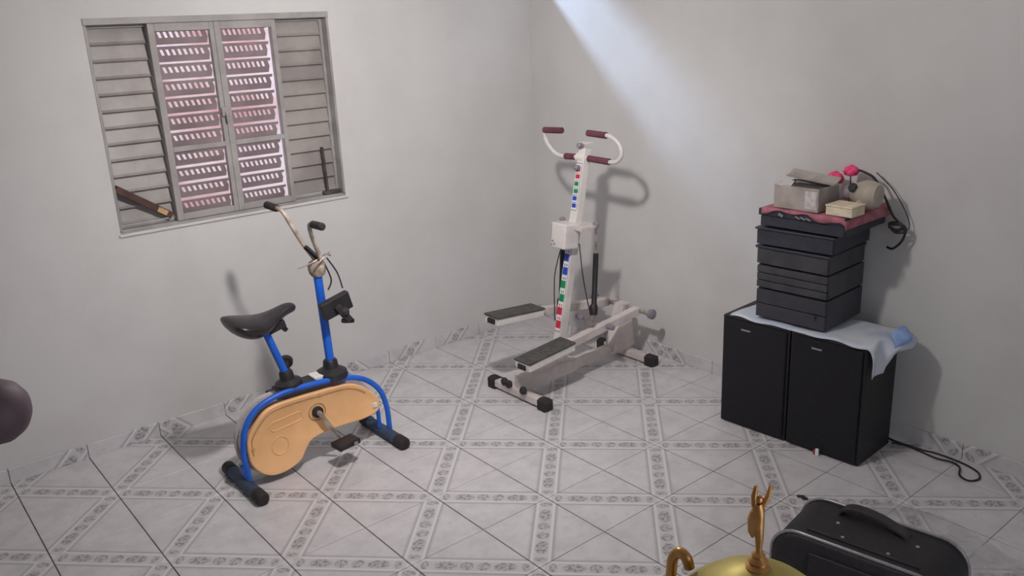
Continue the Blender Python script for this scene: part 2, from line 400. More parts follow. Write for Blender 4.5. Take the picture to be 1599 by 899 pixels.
# tilted shade and spot added to the bulb to brighten the window wall
AIM = (Vector((-1.00, -.15, .62))-Vector(LAMP)).normalized()
MB().lathe([(.022, -.085), (.06, -.075), (.10, -.045), (.125, -.005), (.127, -.004), (.102, -.049), (.062, -.079), (.022, -.089)], Vector(LAMP), 28, tuple(AIM)).build('added_shade', CREAMW, lp, smooth=50)
sl_ = bpy.data.lights.new('added_fill_spot', 'SPOT'); sl_.energy = FILL_SPOT; sl_.color = (1, .945, .93); sl_.shadow_soft_size = .06; sl_.spot_size = math.radians(120); sl_.spot_blend = 1
so = bpy.data.objects.new('added_fill_spot', sl_); COL.objects.link(so); so.parent = lp; q_ = Vector(LAMP)+AIM*.13; so.location = (q_.x-LAMP[0], q_.y-LAMP[1], q_.z-RZ)
so.rotation_euler = AIM.to_track_quat('-Z', 'Y').to_euler()

# ------------------------------------------------------------------ exercise bike
YM = -.79
bk = thing('exercise_bike', (-2.03, YM, 0), 'blue exercise bike with yellow chain cover and black saddle under the window', 'exercise bike')
def foot(x, y0, y1, r=.027):
    o = tube([(x, y0, r+.001), (x, y1, r+.001)], r, 16).build('foot_tube', NAVY, bk, smooth=40)
    for a, b in ((y0, y0+.055), (y1, y1-.055)):
        s = 1 if b > a else -1
        tube([(x, a-.012*s, r+.001), (x, a-.008*s, r+.001), (x, a, r+.001), (x, b, r+.001)], [r*.6, r*.95, r+.0025, r+.0025], 16).build('rubber_cap', RUB, o, smooth=50)
foot(-2.395, -.985, -.615); foot(-1.700, -.985, -.615)
arch = [(-2.385, .045), (-2.392, .11), (-2.394, .20), (-2.368, .30), (-2.31, .362), (-2.21, .392), (-2.085, .394), (-1.93, .381), (-1.81, .345), (-1.728, .27), (-1.694, .17), (-1.688, .045)]
c3 = catmull([(x, YM, z) for x, z in arch], 5)
tube([(p.x, YM-.050, p.z) for p in c3], .0125, 12).build('frame_arch', BLUE, bk, smooth=60)
MB().beam((-2.388, YM-.058, .075), (-2.388, YM+.02, .075), .022, .05).build('foot_saddle', BLUE, bk, bevel=.004)
tube(catmull([(-1.76, YM-.005, .25), (-1.722, YM-.005, .19), (-1.716, YM-.005, .05)], 5), .010, 10).build('inner_stay', BLUE, bk, smooth=60)
MB().box((-2.17, YM-.03, .372), (-1.86, YM+.03, .392)).build('cross_plate', BLUE, bk, bevel=.003)
cov = [(-2.378, .215), (-2.374, .133), (-2.347, .081), (-2.304, .046), (-2.258, .034), (-2.201, .040), (-2.148, .064), (-2.117, .108), (-2.083, .143), (-2.001, .154), (-1.897, .153), (-1.835, .150), (-1.765, .158), (-1.735, .184), (-1.746, .237), (-1.792, .292), (-1.85, .331), (-1.91, .348), (-2.012, .353), (-2.135, .357), (-2.231, .355), (-2.287, .338), (-2.335, .295), (-2.367, .252)]
cc = catmull([(x, 0, z) for x, z in cov], 3, True); ctr = Vector((-2.05, 0, .22))
def inset(P, d):
    out = []; n = len(P)
    for i in range(n):
        t = (P[(i+1) % n]-P[i-1]).normalized(); out.append(P[i]+Vector((-t.z, 0, t.x))*d)
    return out
def ring_at(P, y): return [(p.x, y, p.z) for p in P]
def cover(ys, m, nm, cc=cc):     # a domed side shell: rim, shoulder, face
    b = MB(); I1, I2, I3 = inset(cc, -.004), inset(cc, -.013), inset(cc, -.019)
    test = sum((p-ctr).length for p in I3) < sum((p-ctr).length for p in cc)
    if not test: I1, I2, I3 = inset(cc, .004), inset(cc, .013), inset(cc, .019)
    b.rings([ring_at(cc, ys[0]), ring_at(cc, ys[1]), ring_at(I1, ys[2]), ring_at(I2, ys[2]), ring_at(I3, ys[3])])
    return b.build(nm, m, bk, smooth=35), (I2, I3)
YF = YM-.062
side, (I2, I3) = cover((YM-.044, YM-.058, YF, YF+.003), YEL, 'side_cover')
I_ = inset(cc, .014); O_ = inset(cc, -.014); big = I_ if sum((p-ctr).length for p in I_) > sum((p-ctr).length for p in O_) else O_
cover((YM+.030, YM+.058, YM+.062, YM+.059), PALE, 'far_side_cover', [Vector((p.x, p.y, min(p.z, .372))) for p in big])
# worn edge line, embossed emblem and hub ring on the yellow cover
ln = [p for p in I3[45:72]]+[p for p in I3[0:3]]
tube([(p.x, YF+.002, p.z) for p in ln], .0035, 6).build('edge_strip', YELD, side)
def oval(c, rx, rz, a, n=26): return [Vector((c[0]+rx*math.cos(t)*math.cos(a)-rz*math.sin(t)*math.sin(a), YF+.003, c[1]+rx*math.cos(t)*math.sin(a)+rz*math.sin(t)*math.cos(a))) for t in [2*math.pi*k/n for k in range(n)]]
def stadium(c, L, r, a, n=9):
    pts = []
    for sgn in (1, -1):
        for k in range(n):
            t = -math.pi/2+math.pi*k/(n-1) + (0 if sgn == 1 else math.pi); x, z = sgn*L+r*math.cos(t), r*math.sin(t)
            pts.append(Vector((c[0]+x*math.cos(a)-z*math.sin(a), YF+.003, c[1]+x*math.sin(a)+z*math.cos(a))))
    return pts
tube(stadium((-2.195, .265), .055, .021, .10), .0025, 6, closed=True).build('embossed_bar', YEL, side, smooth=60)
tube(oval((-2.235, .165), .038, .042, 0), .0025, 6, closed=True).build('embossed_ring', YEL, side, smooth=60)
HX, HZ = -2.048, .262
tube(oval((HX, HZ), .040, .040, 0), .003, 6, closed=True).build('hub_ring', YELD, side, smooth=60)
MB().lathe([(.026, 0), (.026, -.012), (.018, -.016)], (HX, YF+.004, HZ), 18, (0, 1, 0)).build('bearing', BLK, side, smooth=40)
for x, z, w_, h_ in ((-2.03, .335, .012, .016), (-2.358, .19, .018, .008)):
    box((x-w_/2, YF-.002, z-h_/2), (x+w_/2, YF+.004, z+h_/2)).build('cover_clip', YELD, side, bevel=.002)
box((-1.772, YF-.003, .188), (-1.748, YF+.004, .212)).build('white_sticker', SWHT, side, bevel=.003)
# crank + pedal (near side down and forward), far crank up
cr = tube([(HX, YF-.002, HZ), (HX, YF-.022, HZ)], .012, 12).tube([(HX, YF-.02, HZ), (HX+.078, YF-.028, HZ-.142)], [.011, .008], 10).build('crank', CHR, bk, smooth=50)
pd_ = MB().beam((HX+.025, YF-.085, HZ-.152), (HX+.135, YF-.075, HZ-.148), .078, .026).build('pedal', BLK, bk, bevel=.006)
MB().beam((HX+.098, YF-.126, HZ-.148), (HX+.116, YF-.124, HZ-.148), .006, .016).build('reflector', SILV, pd_)
tube([(HX, YM+.06, HZ), (HX, YM+.085, HZ), (HX-.078, YM+.092, HZ+.05)], .009, 10).build('crank', CHR, bk, smooth=50)
MB().beam((HX-.13, YM+.14, HZ+.055), (HX-.03, YM+.14, HZ+.055), .08, .026).build('pedal', BLK, bk, bevel=.006)
# flywheel between the covers
MB().lathe([(.02, -.02), (.15, -.02), (.155, -.014), (.155, .014), (.15, .02), (.02, .02)], (-2.235, YM, .20), 40, (0, 1, 0)).build('flywheel', PALE, bk, smooth=40)
# posts
sp = tube([(-2.128, YM, .40), (-2.213, YM, .68)], .0165, 16).build('seat_post', BLUE, bk, smooth=40)
MB().lathe([(.062, 0), (.058, .03), (.032, .045), (.030, .075), (.024, .085)], (-2.135, YM, .388), 20, (-.12, 0, 1)).build('post_collar', BLK, bk, smooth=35)
MB().lathe([(.010, 0), (.012, .03), (.030, .032), (.032, .05), (.026, .056)], (-2.125, YM+.03, .47), 16, (.35, .8, .25)).build('adjuster_knob', RUB, bk, smooth=40)
box((-2.20, YM-.04, .385), (-2.02, YM+.04, .402)).build('bracket_plate', BLK, bk, bevel=.004)
box((-2.03, YM-.035, .393), (-1.985, YM+.035, .410)).build('white_tag', SWHT, bk, bevel=.003)
hp = tube([(-1.928, YM, .40), (-1.943, YM, .865)], .019, 16).build('handlebar_post', BLUE, bk, smooth=40)
MB().lathe([(.075, 0), (.070, .025), (.035, .045), (.032, .075), (.026, .082)], (-1.93, YM, .380), 20).build('post_collar', BLK, bk, smooth=35)
# saddle lofted front to back
sec = [(-2.365, .085, .742, .018), (-2.352, .112, .740, .040), (-2.31, .120, .724, .056), (-2.26, .112, .710, .060), (-2.21, .084, .712, .050), (-2.16, .052, .730, .040), (-2.12, .036, .748, .034), (-2.085, .032, .752, .030), (-2.065, .022, .746, .020)]
b = MB(); rs = []
for x, hw, z, h in sec:
    rs.append([(x+.12*(math.sin(t)*h), YM+hw*math.cos(t), z+(h*.55 if math.sin(t) > 0 else h)*math.sin(t)) for t in [2*math.pi*k/18 for k in range(18)]])
sd = b.rings(rs).build('saddle', SADL, bk, smooth=60, sub=1)
b = MB(); b.beam((-2.20, YM, .672), (-2.125, YM, .690), .05, .035); b.beam((-2.145, YM, .690), (-2.118, YM, .650), .03, .02); b.build('saddle_clamp', BLK, bk, bevel=.004)
# handlebars: two risers, grips turned outwards
cl = MB(); cl.lathe([(.026, -.03), (.036, -.015), (.040, .01), (.034, .03), (.02, .04)], (-1.942, YM, .885), 14).build('rag_wrapped_clamp', TAPE, bk, smooth=30)
for sgn in (1, -1):
    if sgn == 1: path = [(-1.935, YM+.015, .87), (-1.925, YM+.05, .915), (-1.962, YM+.075, .995), (-2.003, YM+.08, 1.085), (-2.022, YM+.085, 1.130), (-2.032, YM+.11, 1.150), (-2.040, YM+.20, 1.155)]
    else: path = [(-1.935, YM-.012, .87), (-1.932, YM-.03, .925), (-1.956, YM-.04, 1.0), (-1.972, YM-.045, 1.055), (-1.982, YM-.06, 1.092), (-1.985, YM-.085, 1.105), (-1.985, YM-.17, 1.108)]
    hb = tube(catmull(path, 6), .0095, 10).build('handlebar', CRMB, bk, smooth=60)
    e = Vector(path[-1]); s0_ = Vector(path[-2]); dd = (e-s0_).normalized()
    tube([e-dd*.075, e-dd*.07, e+dd*.012, e+dd*.018], [.013, .0165, .0165, .011], 12).build('grip', RUB, hb, smooth=40)
tube(catmull([(-1.955, YM+.06, .975), (-1.945, YM+.03, .955), (-1.93, YM, .93)], 4), .011, 8).build('lever', BLK, bk, smooth=60)
for p in ([(-2.03, YM, .905), (-1.96, YM-.02, .925), (-1.90, YM-.01, .945), (-1.87, YM, .93)], [(-1.99, YM-.05, .90), (-1.93, YM-.055, .945), (-1.89, YM-.03, .955)], [(-1.90, YM-.02, .93), (-1.868, YM-.04, .86), (-1.858, YM-.055, .79)], [(-1.915, YM-.02, .91), (-1.905, YM-.05, .84), (-1.93, YM-.06, .80)]):
    tube(catmull(p, 5), .0035, 6).build('wire', CHR if p[0][0] < -1.95 else BLK, bk, smooth=60)
b = MB().box((-1.985, YM-.098, .690), (-1.842, YM-.062, .770)); b.rot(math.radians(-14), (-1.91, YM-.08, .73), 'Y'); mo = b.build('meter_box', BLK, bk, bevel=.006)
b = MB().beam((-1.92, YM-.10, .735), (-1.865, YM-.105, .655), .03, .03).beam((-1.90, YM-.10, .66), (-1.845, YM-.10, .648), .02, .018).ball((-1.888, YM-.106, .70), .024, 10); b.build('meter_bracket', RUB, mo, bevel=.003)

# ------------------------------------------------------------------ stepper
YS = -.93
sx = thing('stepper', (-.55, YS, 0), 'cream metal stepper with maroon foam grips and coloured stripe sticker, by the corner', 'stepper')
def bar(x, y0, y1):
    o = box((x-.024, y0, .012), (x+.024, y1, .052)).build('foot_bar', CREAM, sx, bevel=.006)
    for y, s in ((y0, 1), (y1, -1)):
        MB().rings([[(x+a*k, yy, .030+c*k2) for a, c in ((-.03,-.03),(.03,-.03),(.03,.022),(.012,.03),(-.012,.03),(-.03,.022))] for yy, k, k2 in ((y-s*.018, .55, .62), (y-s*.008, 1, 1), (y+s*.045, 1, 1))]).build('rubber_cap', RUB, o)
bar(-.955, -1.145, -.705); bar(-.150, -1.135, -.725)
MB().beam((-.955, YS, .088), (-.58, YS, .088), .085, .075).build('base_beam', CREAM, sx, bevel=.006)
MB().beam((-.60, YS, .082), (-.14, YS, .082), .055, .052).build('inner_beam', CREAM, sx, bevel=.005)
for y, x in ((-.84, -.975), (-.885, -.982), (-1.0, -.982)):
    MB().lathe([(.020, 0), (.022, .012), (.014, .022)], (x, y, .072), 14, (-1, 0, .2)).build('bolt_head', RUB, sx, smooth=40)
# upright bracket at the front with the arm axle
MB().prism([(-.30, .075), (-.12, .075), (-.150, .335), (-.215, .335)], YS-.035, YS+.035).build('front_bracket', CREAM, sx, bevel=.004)
tube([(-.185, -1.16, .318), (-.185, -.70, .318)], .012, 12).build('axle', CHR, sx, smooth=40)
for y in (-1.155, -.705):
    s = -1 if y < YS else 1
    MB().lathe([(.012, -.02), (.026, -.018), (.028, .004), (.018, .012)], (-.185, y, .318), 16, (0, s, 0)).build('axle_knob', SGRY, sx, smooth=40)
def pedal(yc, z0, z1, za):
    p0, p1 = Vector((-1.025, yc, z0)), Vector((-.715, yc, z1))
    arm = MB().beam(p1+Vector((-.03, 0, -.030)), (-.185, yc, .318), .045, .045).build('pedal_arm', CREAM, sx, bevel=.005)
    MB().beam(p0+Vector((0, 0, -.028)), p1+Vector((0, 0, -.028)), .112, .038).build('pedal_body', CREAMW, arm, bevel=.004)
    MB().beam(p0+Vector((-.004, 0, -.004)), p1+Vector((.004, 0, -.004)), .120, .010).build('tread', PEDAL, arm, bevel=.002)
    MB().beam(p0+Vector((-.010, 0, -.03)), p0+Vector((.004, 0, -.03)), .055, .026).build('end_plug', RUB, arm, bevel=.003)
pedal(-1.045, .258, .288, 0); pedal(-.815, .445, .420, 0)
# mast with sticker strip, console, dampers
M0, M1 = Vector((-.700, YS, .085)), Vector((-.452, YS, 1.235)); MD = (M1-M0).normalized(); MN = Vector((-MD.z, 0, MD.x))
mast = MB().beam(M0, M1, .050, .050, (1, 0, 0)).build('mast', CREAMW, sx, bevel=.005)
def on_mast(z, off, dy=0): k = (z-M0.z)/(M1.z-M0.z); return M0+(M1-M0)*k+MN*(.025+off)+Vector((0, dy, 0))
def strip(z0, z1, wdt, m, nm, off, dy=0): MB().beam(on_mast(z0, off, dy), on_mast(z1, off, dy), .0016, wdt, (0, 1, 0)).build(nm, m, mast)
for za, zb, cols in ((.93, 1.15, (SBLU, SGRN, SRED)), (.30, .72, (SRED, SGRN, SBLU))):
    strip(za-.01, zb+.01, .042, SGRY, 'sticker_border', .0005); strip(za-.006, zb+.006, .038, SWHT, 'sticker_strip', .0016)
    dz = (zb-za)/6
    for k in range(6):
        c = cols[k//2]; z = za+k*dz
        strip(z+dz*.12, z+dz*.68, .034 if za < .5 else .028, c, 'sticker_block', .0028, .001 if k % 2 else -.001)
        for q in (-1, 1): strip(z+dz*.76, z+dz*.94, .005, c, 'sticker_mark', .0028, q*.007)
MB().box((-.665, YS-.060, .742), (-.560, YS+.045, .872)).rot(math.radians(8), (-.62, YS, .81), 'Y').build('console', CREAMW, sx, bevel=.008)
b = MB()
for k, (y, z) in enumerate(((YS+.025, .785), (YS+.033, .765), (YS+.012, .77))): b.tube([(-.660, y, z), (-.676, y, z)], .005, 8)
b.build('console_button', SGRY, sx)
box((-.60, -1.045, .838), (-.475, -.815, .856)).build('damper_crossbar', CREAM, sx, bevel=.003)
for y, o_ in ((-1.035, 0), (-.825, -.04)):
    dp = tube([(-.49+o_, y, .70), (-.487+o_, y, .845)], .007, 10).build('damper_rod', CHR, sx, smooth=50)
    MB().lathe([(.010, -.02), (.017, -.012), (.017, .008), (.008, .018)], (-.487+o_, y, .855), 12).build('damper_knob', SGRY, dp, smooth=40)
    tube([(-.515+o_, y, .375), (-.512+o_, y, .42), (-.510+o_, y, .43), (-.490+o_, y, .70), (-.490+o_, y, .705)], [.022, .022, .0145, .0145, .009], 14).build('damper_cylinder', BLK, dp, smooth=40)
    MB().beam((-.53+o_, y, .31), (-.515+o_, y, .385), .020, .03).build('damper_lug', CHR, dp, bevel=.003)
for p in ([(-.56, -.985, .76), (-.555, -1.0, .60), (-.545, -1.02, .46), (-.53, -1.035, .36)], [(-.60, -.90, .76), (-.645, -.885, .60), (-.655, -.885, .46), (-.66, -.89, .34)]):
    tube(catmull(p, 5), .003, 6).build('cable', BLK, sx, smooth=60)
for y in (-1.055, -.82): MB().lathe([(.015, 0), (.015, .04), (.010, .045)], (-.45, y-.02, .30), 12, (0, -1, 0)).build('roller', SGRY, sx, smooth=40)
# handlebar: crossbar, two loops, four grips
XH = -.465
MB().lathe([(.020, -.03), (.026, -.026), (.026, .026), (.020, .03)], (-.468, YS+.01, 1.188), 14, (0, 1, 0)).build('clamp', CREAMW, sx, smooth=40)
for z in (1.245, 1.135):
    MB().lathe([(.014, 0), (.014, .03), (.007, .036)], tuple(on_mast(z, -.004)), 12, tuple(MN)).build('bolt_head', SGRY, sx, smooth=40)
box((-.475, YS-.035, 1.258), (-.415, YS+.035, 1.266)).build('top_plate', CREAMW, sx, bevel=.002)
L = [(XH, YS, 1.188), (XH, -.84, 1.186), (XH, -.765, 1.182), (XH+.005, -.705, 1.195), (XH, -.655, 1.240), (XH-.008, -.642, 1.290), (XH-.01, -.665, 1.314), (XH-.01, -.775, 1.318)]
R_ = [(XH, YS, 1.188), (XH, -1.02, 1.186), (XH, -1.10, 1.182), (XH, -1.165, 1.190), (XH, -1.198, 1.228), (XH-.004, -1.185, 1.275), (XH-.01, -1.14, 1.308), (XH-.01, -1.09, 1.316), (XH-.01, -.985, 1.318)]
for P_, g1, g2 in ((L, ((XH, -.795, 1.184), (XH, -.868, 1.187)), ((XH-.01, -.645, 1.312), (XH-.01, -.782, 1.318))), (R_, ((XH, -1.115, 1.183), (XH, -.968, 1.187)), ((XH-.01, -1.105, 1.314), (XH-.01, -.975, 1.318)))):
    h = tube(catmull(P_, 6), .011, 12).build('handlebar', CREAMW, sx, smooth=60)
    for a, b_ in (g1, g2): tube([a, b_], .0165, 14).build('grip', MAR, h, smooth=40)

# ------------------------------------------------------------------ two loudspeakers side by side
SA = math.radians(-3.0)
def speaker(y0, y1, lab):
    # built square to the wall, then turned a little about the pair's middle
    x0, x1, H = -.405, -.115, .535; C = (-.405, -2.145, 0)
    t = thing('loudspeaker', (-.26, (y0+y1)/2, 0), lab, 'loudspeaker')
    box((x0, y0, .001), (x1, y1, H)).rot(-SA, C).build('cabinet', SPK, t, bevel=.004)
    g = box((x0-.012, y0+.012, .012), (x0-.001, y1-.012, H-.012)).rot(-SA, C).build('grille', SPKG, t, bevel=.005)
    yc = (y0+y1)/2
    box((x0-.0145, yc+.02, H-.052), (x0-.0118, yc+.066, H-.045)).rot(-SA, C).build('badge', SILV, g)
    return t
speaker(-2.142, -1.800, 'black loudspeaker standing next to the stepper, its top under a pale cloth')
sp2 = speaker(-2.487, -2.147, 'black loudspeaker with a white and red scrap stuck at its bottom edge')
b = box((-.4245, -2.322, .002), (-.4182, -2.308, .034)).build('torn_sticker', SWHT, sp2); box((-.4240, -2.308, .004), (-.4182, -2.298, .026)).build('torn_sticker', REDT, sp2)
# cloth over the loudspeakers
def cloth(nm, P, nu, nv, m, **k):
    b = MB(); vs = [P(i/nu, j/nv) for j in range(nv+1) for i in range(nu+1)]
    b.add(vs, [(j*(nu+1)+i, j*(nu+1)+i+1, (j+1)*(nu+1)+i+1, (j+1)*(nu+1)+i) for j in range(nv) for i in range(nu)])
    return b.build(nm, m, smooth=180, **k)
def sheet(u, v):       # u along -Y over both boxes, v front to back
    y = -1.835-u*.80; top = .5385+.003*(1+math.sin(u*23+v*7))*(1-v*.5)
    x = -.422+.035*u+.30*v+.006*math.sin(u*31)*(1-v)
    if y > -2.492: z = top+.014*max(0, (y+2.30)/-.2)*math.sin(v*2.8)
    else:
        q = (-2.492-y)/.143; ln = .125 if v < .30 else .125-.085*min(1, (v-.30)/.18)
        out = .018+.045*max(0, min(1, (v-.35)/.2)); over = ln*q
        y = -2.494-out*math.sin(min(1, q*1.3)*1.5)-.006*math.sin(v*14+q*3); z = top+.014*math.sin(v*2.8)*(1-q)-over
        x += .03*q*(.25-v)
    if v < .04: z -= .004
    return (x, y, z)
cs = cloth('table_cloth', sheet, 60, 20, CLOTHB, loc=(-.26, -2.145, .5385), solid=.003, label='pale blue and white cloth spread over both loudspeakers, hanging off one end', cat='cloth')
cloth('blue_fold', lambda u, v: (-.26+.13*u, -2.500-.066*math.sin(.3+v*2.6)*(.55+.45*math.sin(u*3.1)), .572-.085*v+.018*math.sin(u*3.1)), 10, 10, CLOTHBL, parent=cs, solid=.003)

# ------------------------------------------------------------------ stack of stereo components on the loudspeakers
ZS = .5475
def deck(nm, z0, z1, y0, y1, x0, x1, m, lab, grooves=0, lip=0, rot=0, knobs=0):
    t = thing(nm, ((x0+x1)/2, (y0+y1)/2, z0), lab, 'stereo'); c = ((x0+x1)/2, (y0+y1)/2, z0); h = z1-z0
    box((x0+.012, y0, z0+.006), (x1, y1, z1-lip)).rot(rot, c).build('casing', m, t, bevel=.004)
    n = grooves+1; hh = (h-.006-lip)/n
    for k in range(n):
        box((x0, y0+.003, z0+.006+k*hh+.002), (x0+.0125, y1-.003, z0+.006+(k+1)*hh-.002)).rot(rot, c).build('front_panel', m, t, bevel=.002)
    for sx_ in (x0+.04, x1-.04):
        for sy in (y0+.03, y1-.03): MB().lathe([(.014, 0), (.014, .0065)], (sx_, sy, z0), 10).rot(rot, c).build('foot', RUB, t)
    if lip: box((x0-.006, y0-.006, z1-lip), (x1+.002, y1+.006, z1)).rot(rot, c).build('lid', DECK3, t, bevel=.004)
    for k in range(knobs): MB().lathe([(.010, 0), (.009, .012)], (x0, y0+.05+k*.05, z0+h*.45), 12, (-1, 0, 0)).rot(rot, c).build('knob', m, t, smooth=40)
    return t
XF = -.378
d0 = deck('stereo_component', ZS, .685, -2.272, -1.936, XF, -.055, DECK, 'charcoal stereo component lowest in the stack, resting on the cloth', 1, 0, math.radians(3), 1)
deck('stereo_component', .6855, .795, -2.272, -1.934, XF, -.055, DECK2, 'dusty charcoal stereo component second from the bottom of the stack', 2, 0, math.radians(3), 0)
deck('stereo_component', .7955, .885, -2.272, -1.934, XF-.004, -.06, DECK2, 'flat black stereo component in the middle of the stack with pale corner glints', 0, .012, math.radians(3))
deck('stereo_component', .8855, .968, -2.285, -1.930, XF-.008, -.05, DECK3, 'slate black stereo component right under the top record deck', 0, .010, math.radians(4))
deck('record_deck', .9685, 1.052, -2.335, -1.945, XF-.004, -.03, DECK3, 'wide black record deck on top of the stack under a rose cloth', 0, .030, math.radians(2))
# rose cloth on top
def rose(u, v):
    y = -1.965-.395*u; xf = -.393-.035*(y+2.14)          # follows the front edge of the deck's lid
    if v < .05: x, z = xf-.004, 1.049-.020*max(0, math.sin(u*7.5-4.2))-.004*math.sin(u*21)
    else: x, z = xf+(v-.0625)*.385, 1.0565+.0015*math.sin(u*17+v*5)
    if u > .93: z -= (u-.93)*.6; y = -2.347-(u-.93)*.10
    return (x, y, z)
rc = cloth('small_cloth', rose, 40, 16, CLOTHR, loc=(-.21, -2.14, 1.0525), solid=.002, label='dusty rose cloth lying on the top record deck', cat='cloth')
for k, y in enumerate((-2.05, -2.13, -2.155, -2.18)):
    MB().beam((-.4015, y, 1.040), (-.4015, y-.022, 1.032), .0015, .006 if k else .012).build('lettering', SILV, rc)

# open cardboard box
ZC = 1.061
cb = thing('cardboard_box', (-.30, -2.11, ZC), 'open grey cardboard box with a bent lid on the rose cloth', 'box')
x0, x1, y0, y1, h, t_ = -.372, -.215, -2.215, -2.005, .098, .004
b = MB(); b.box((x0, y0, ZC), (x1, y1, ZC+t_)); b.box((x0, y0, ZC+t_), (x0+t_, y1, ZC+h)); b.box((x1-t_, y0, ZC+t_), (x1, y1, ZC+h)); b.box((x0+t_, y0, ZC+t_), (x1-t_, y0+t_, ZC+h)); b.box((x0+t_, y1-t_, ZC+t_), (x1-t_, y1, ZC+h))
b.build('tray', CARD, cb)
MB().rings([[(x1-.03, y, ZC+h+.002+k), (x1-.005, y, ZC+h+.006+k), (x1+.03, y, ZC+h+.026+k)] for y, k in ((y0+.01, -.006), (y1+.03, .014))], close=False, caps=False).build('lid_flap', CARD, cb, solid=.004)
MB().add([(x0, y1-.005, ZC+h), (x0, y1-.075, ZC+h-.004), (x0+.05, y1-.065, ZC+h+.012), (x0+.06, y1-.01, ZC+h+.016)], [(0, 1, 2, 3)]).build('side_flap', CARDL, cb, solid=.003)
box((x0-.0012, y0+.008, ZC+.012), (x0-.0002, y0+.062, ZC+.085)).build('paper_label', CARDL, cb)
it = MB().box((-.362, -2.195, ZC+.0045), (-.226, -2.03, ZC+.088)); it.build('black_case', BLK, loc=(-.30, -2.11, ZC+.0045), bevel=.006, label='black plastic case inside the open cardboard box', cat='case')
# cream carton, beige telephone, pink flowers
b = thing('small_carton', (-.34, -2.315, ZC), 'small cream carton lying on the rose cloth next to the cardboard box', 'carton')
box((-.375, -2.368, ZC), (-.275, -2.252, ZC+.036)).build('carton_body', CREAMB, b, bevel=.003); box((-.378, -2.370, ZC+.0365), (-.272, -2.250, ZC+.044)).build('carton_lid', CREAMB, b, bevel=.002)
hd = thing('small_appliance', (-.20, -2.31, ZC), 'rounded beige plastic appliance with a black knob behind the cream carton', 'appliance')
rs = []
for k in range(9):
    a = k/8; y = -2.262-.115*a; r = .030+.028*math.sin(a*2.6); zc = ZC+.063
    rs.append([(-.19+r*math.cos(q), y, zc+r*1.05*math.sin(q)) for q in [2*math.pi*i/16 for i in range(16)]])
MB().rings(rs).build('housing', BEIGE, hd, smooth=50)
MB().lathe([(.030, 0), (.034, .012), (.028, .03), (.02, .03)], (-.19, -2.262, ZC+.064), 16, (-.15, 1, 0)).build('nozzle', SGRY, hd, smooth=40)
tube([(-.20, -2.32, ZC+.05), (-.245, -2.325, ZC+.030), (-.262, -2.33, ZC+.022)], [.02, .018, .016], 12).build('hand_grip', BEIGE, hd, smooth=60)
MB().lathe([(.02, 0), (.018, .006), (.006, .008)], (-.235, -2.285, ZC+.095), 14, (-1, .2, .6)).build('switch', BLK, hd, smooth=40)
def flower(c, r, sh, lab):
    t = thing('artificial_flower', c, lab, 'flower'); c = Vector(c)
    tube([c, c+Vector((0, 0, sh))], .003, 6).build('stem', DIRTM, t)
    h = c+Vector((0, 0, .0+sh+r*.6)); b = MB()
    for k in range(7):
        a = 2*math.pi*k/7; d2 = Vector((math.cos(a)*.75, math.sin(a)*.75, .35 if k % 2 else -.1)); b.ball(h+d2*r*.55, r*.55, 8, (1, 1, .9))
    b.ball(h+Vector((0, 0, r*.3)), r*.55, 8); b.build('petals', PINK, t, smooth=60)
flower((-.105, -2.128, ZC), .042, .070, 'hot pink cloth flower rising behind the cardboard box')
flower((-.100, -2.198, ZC), .036, .112, 'taller hot pink cloth flower behind the beige appliance')
# black cord hanging off the stack
cd = thing('power_cord', (-.06, -2.39, 1.06), 'black looped power cord hanging against the wall off the component stack', 'cord')
tube(catmull([(-.095, -2.215, 1.205), (-.09, -2.255, 1.195), (-.085, -2.30, 1.170), (-.075, -2.345, 1.095), (-.07, -2.385, 1.02), (-.07, -2.43, .985), (-.07, -2.437, .960), (-.075, -2.40, .955), (-.07, -2.37, .985), (-.06, -2.40, .992), (-.065, -2.44, .972), (-.06, -2.425, .915), (-.05, -2.385, .875), (-.04, -2.355, .875)], 6), .0055, 8).build('cord_run', BLK, cd, smooth=60)
tube(catmull([(-.04, -2.28, 1.19), (-.035, -2.36, 1.12), (-.03, -2.425, 1.02), (-.035, -2.44, .97), (-.05, -2.43, .965)], 6), .0022, 6).build('thin_wire', BLK, cd, smooth=60)
tube(catmull([(-.072, -2.37, .975), (-.07, -2.40, .962), (-.068, -2.43, .975), (-.072, -2.42, .99), (-.07, -2.38, .985)], 5), .007, 8).build('cord_coil', BLK, cd, smooth=60)
# cord on the floor
tube(catmull([(-.055, -2.44, .006), (-.066, -2.49, .005), (-.060, -2.60, .005), (-.048, -2.66, .005), (-.050, -2.73, .005), (-.062, -2.80, .005), (-.092, -2.855, .005), (-.140, -2.875, .005), (-.180, -2.852, .005), (-.165, -2.81, .007), (-.110, -2.785, .011), (-.085, -2.74, .009), (-.090, -2.68, .005), (-.078, -2.60, .005), (-.07, -2.53, .005), (-.09, -2.48, .005)], 7), .0042, 8).build(
    'floor_cord', BLK, loc=(-.08, -2.6, .001), smooth=60, label='thin black cord looped on the tiles beside the loudspeakers', cat='cord')

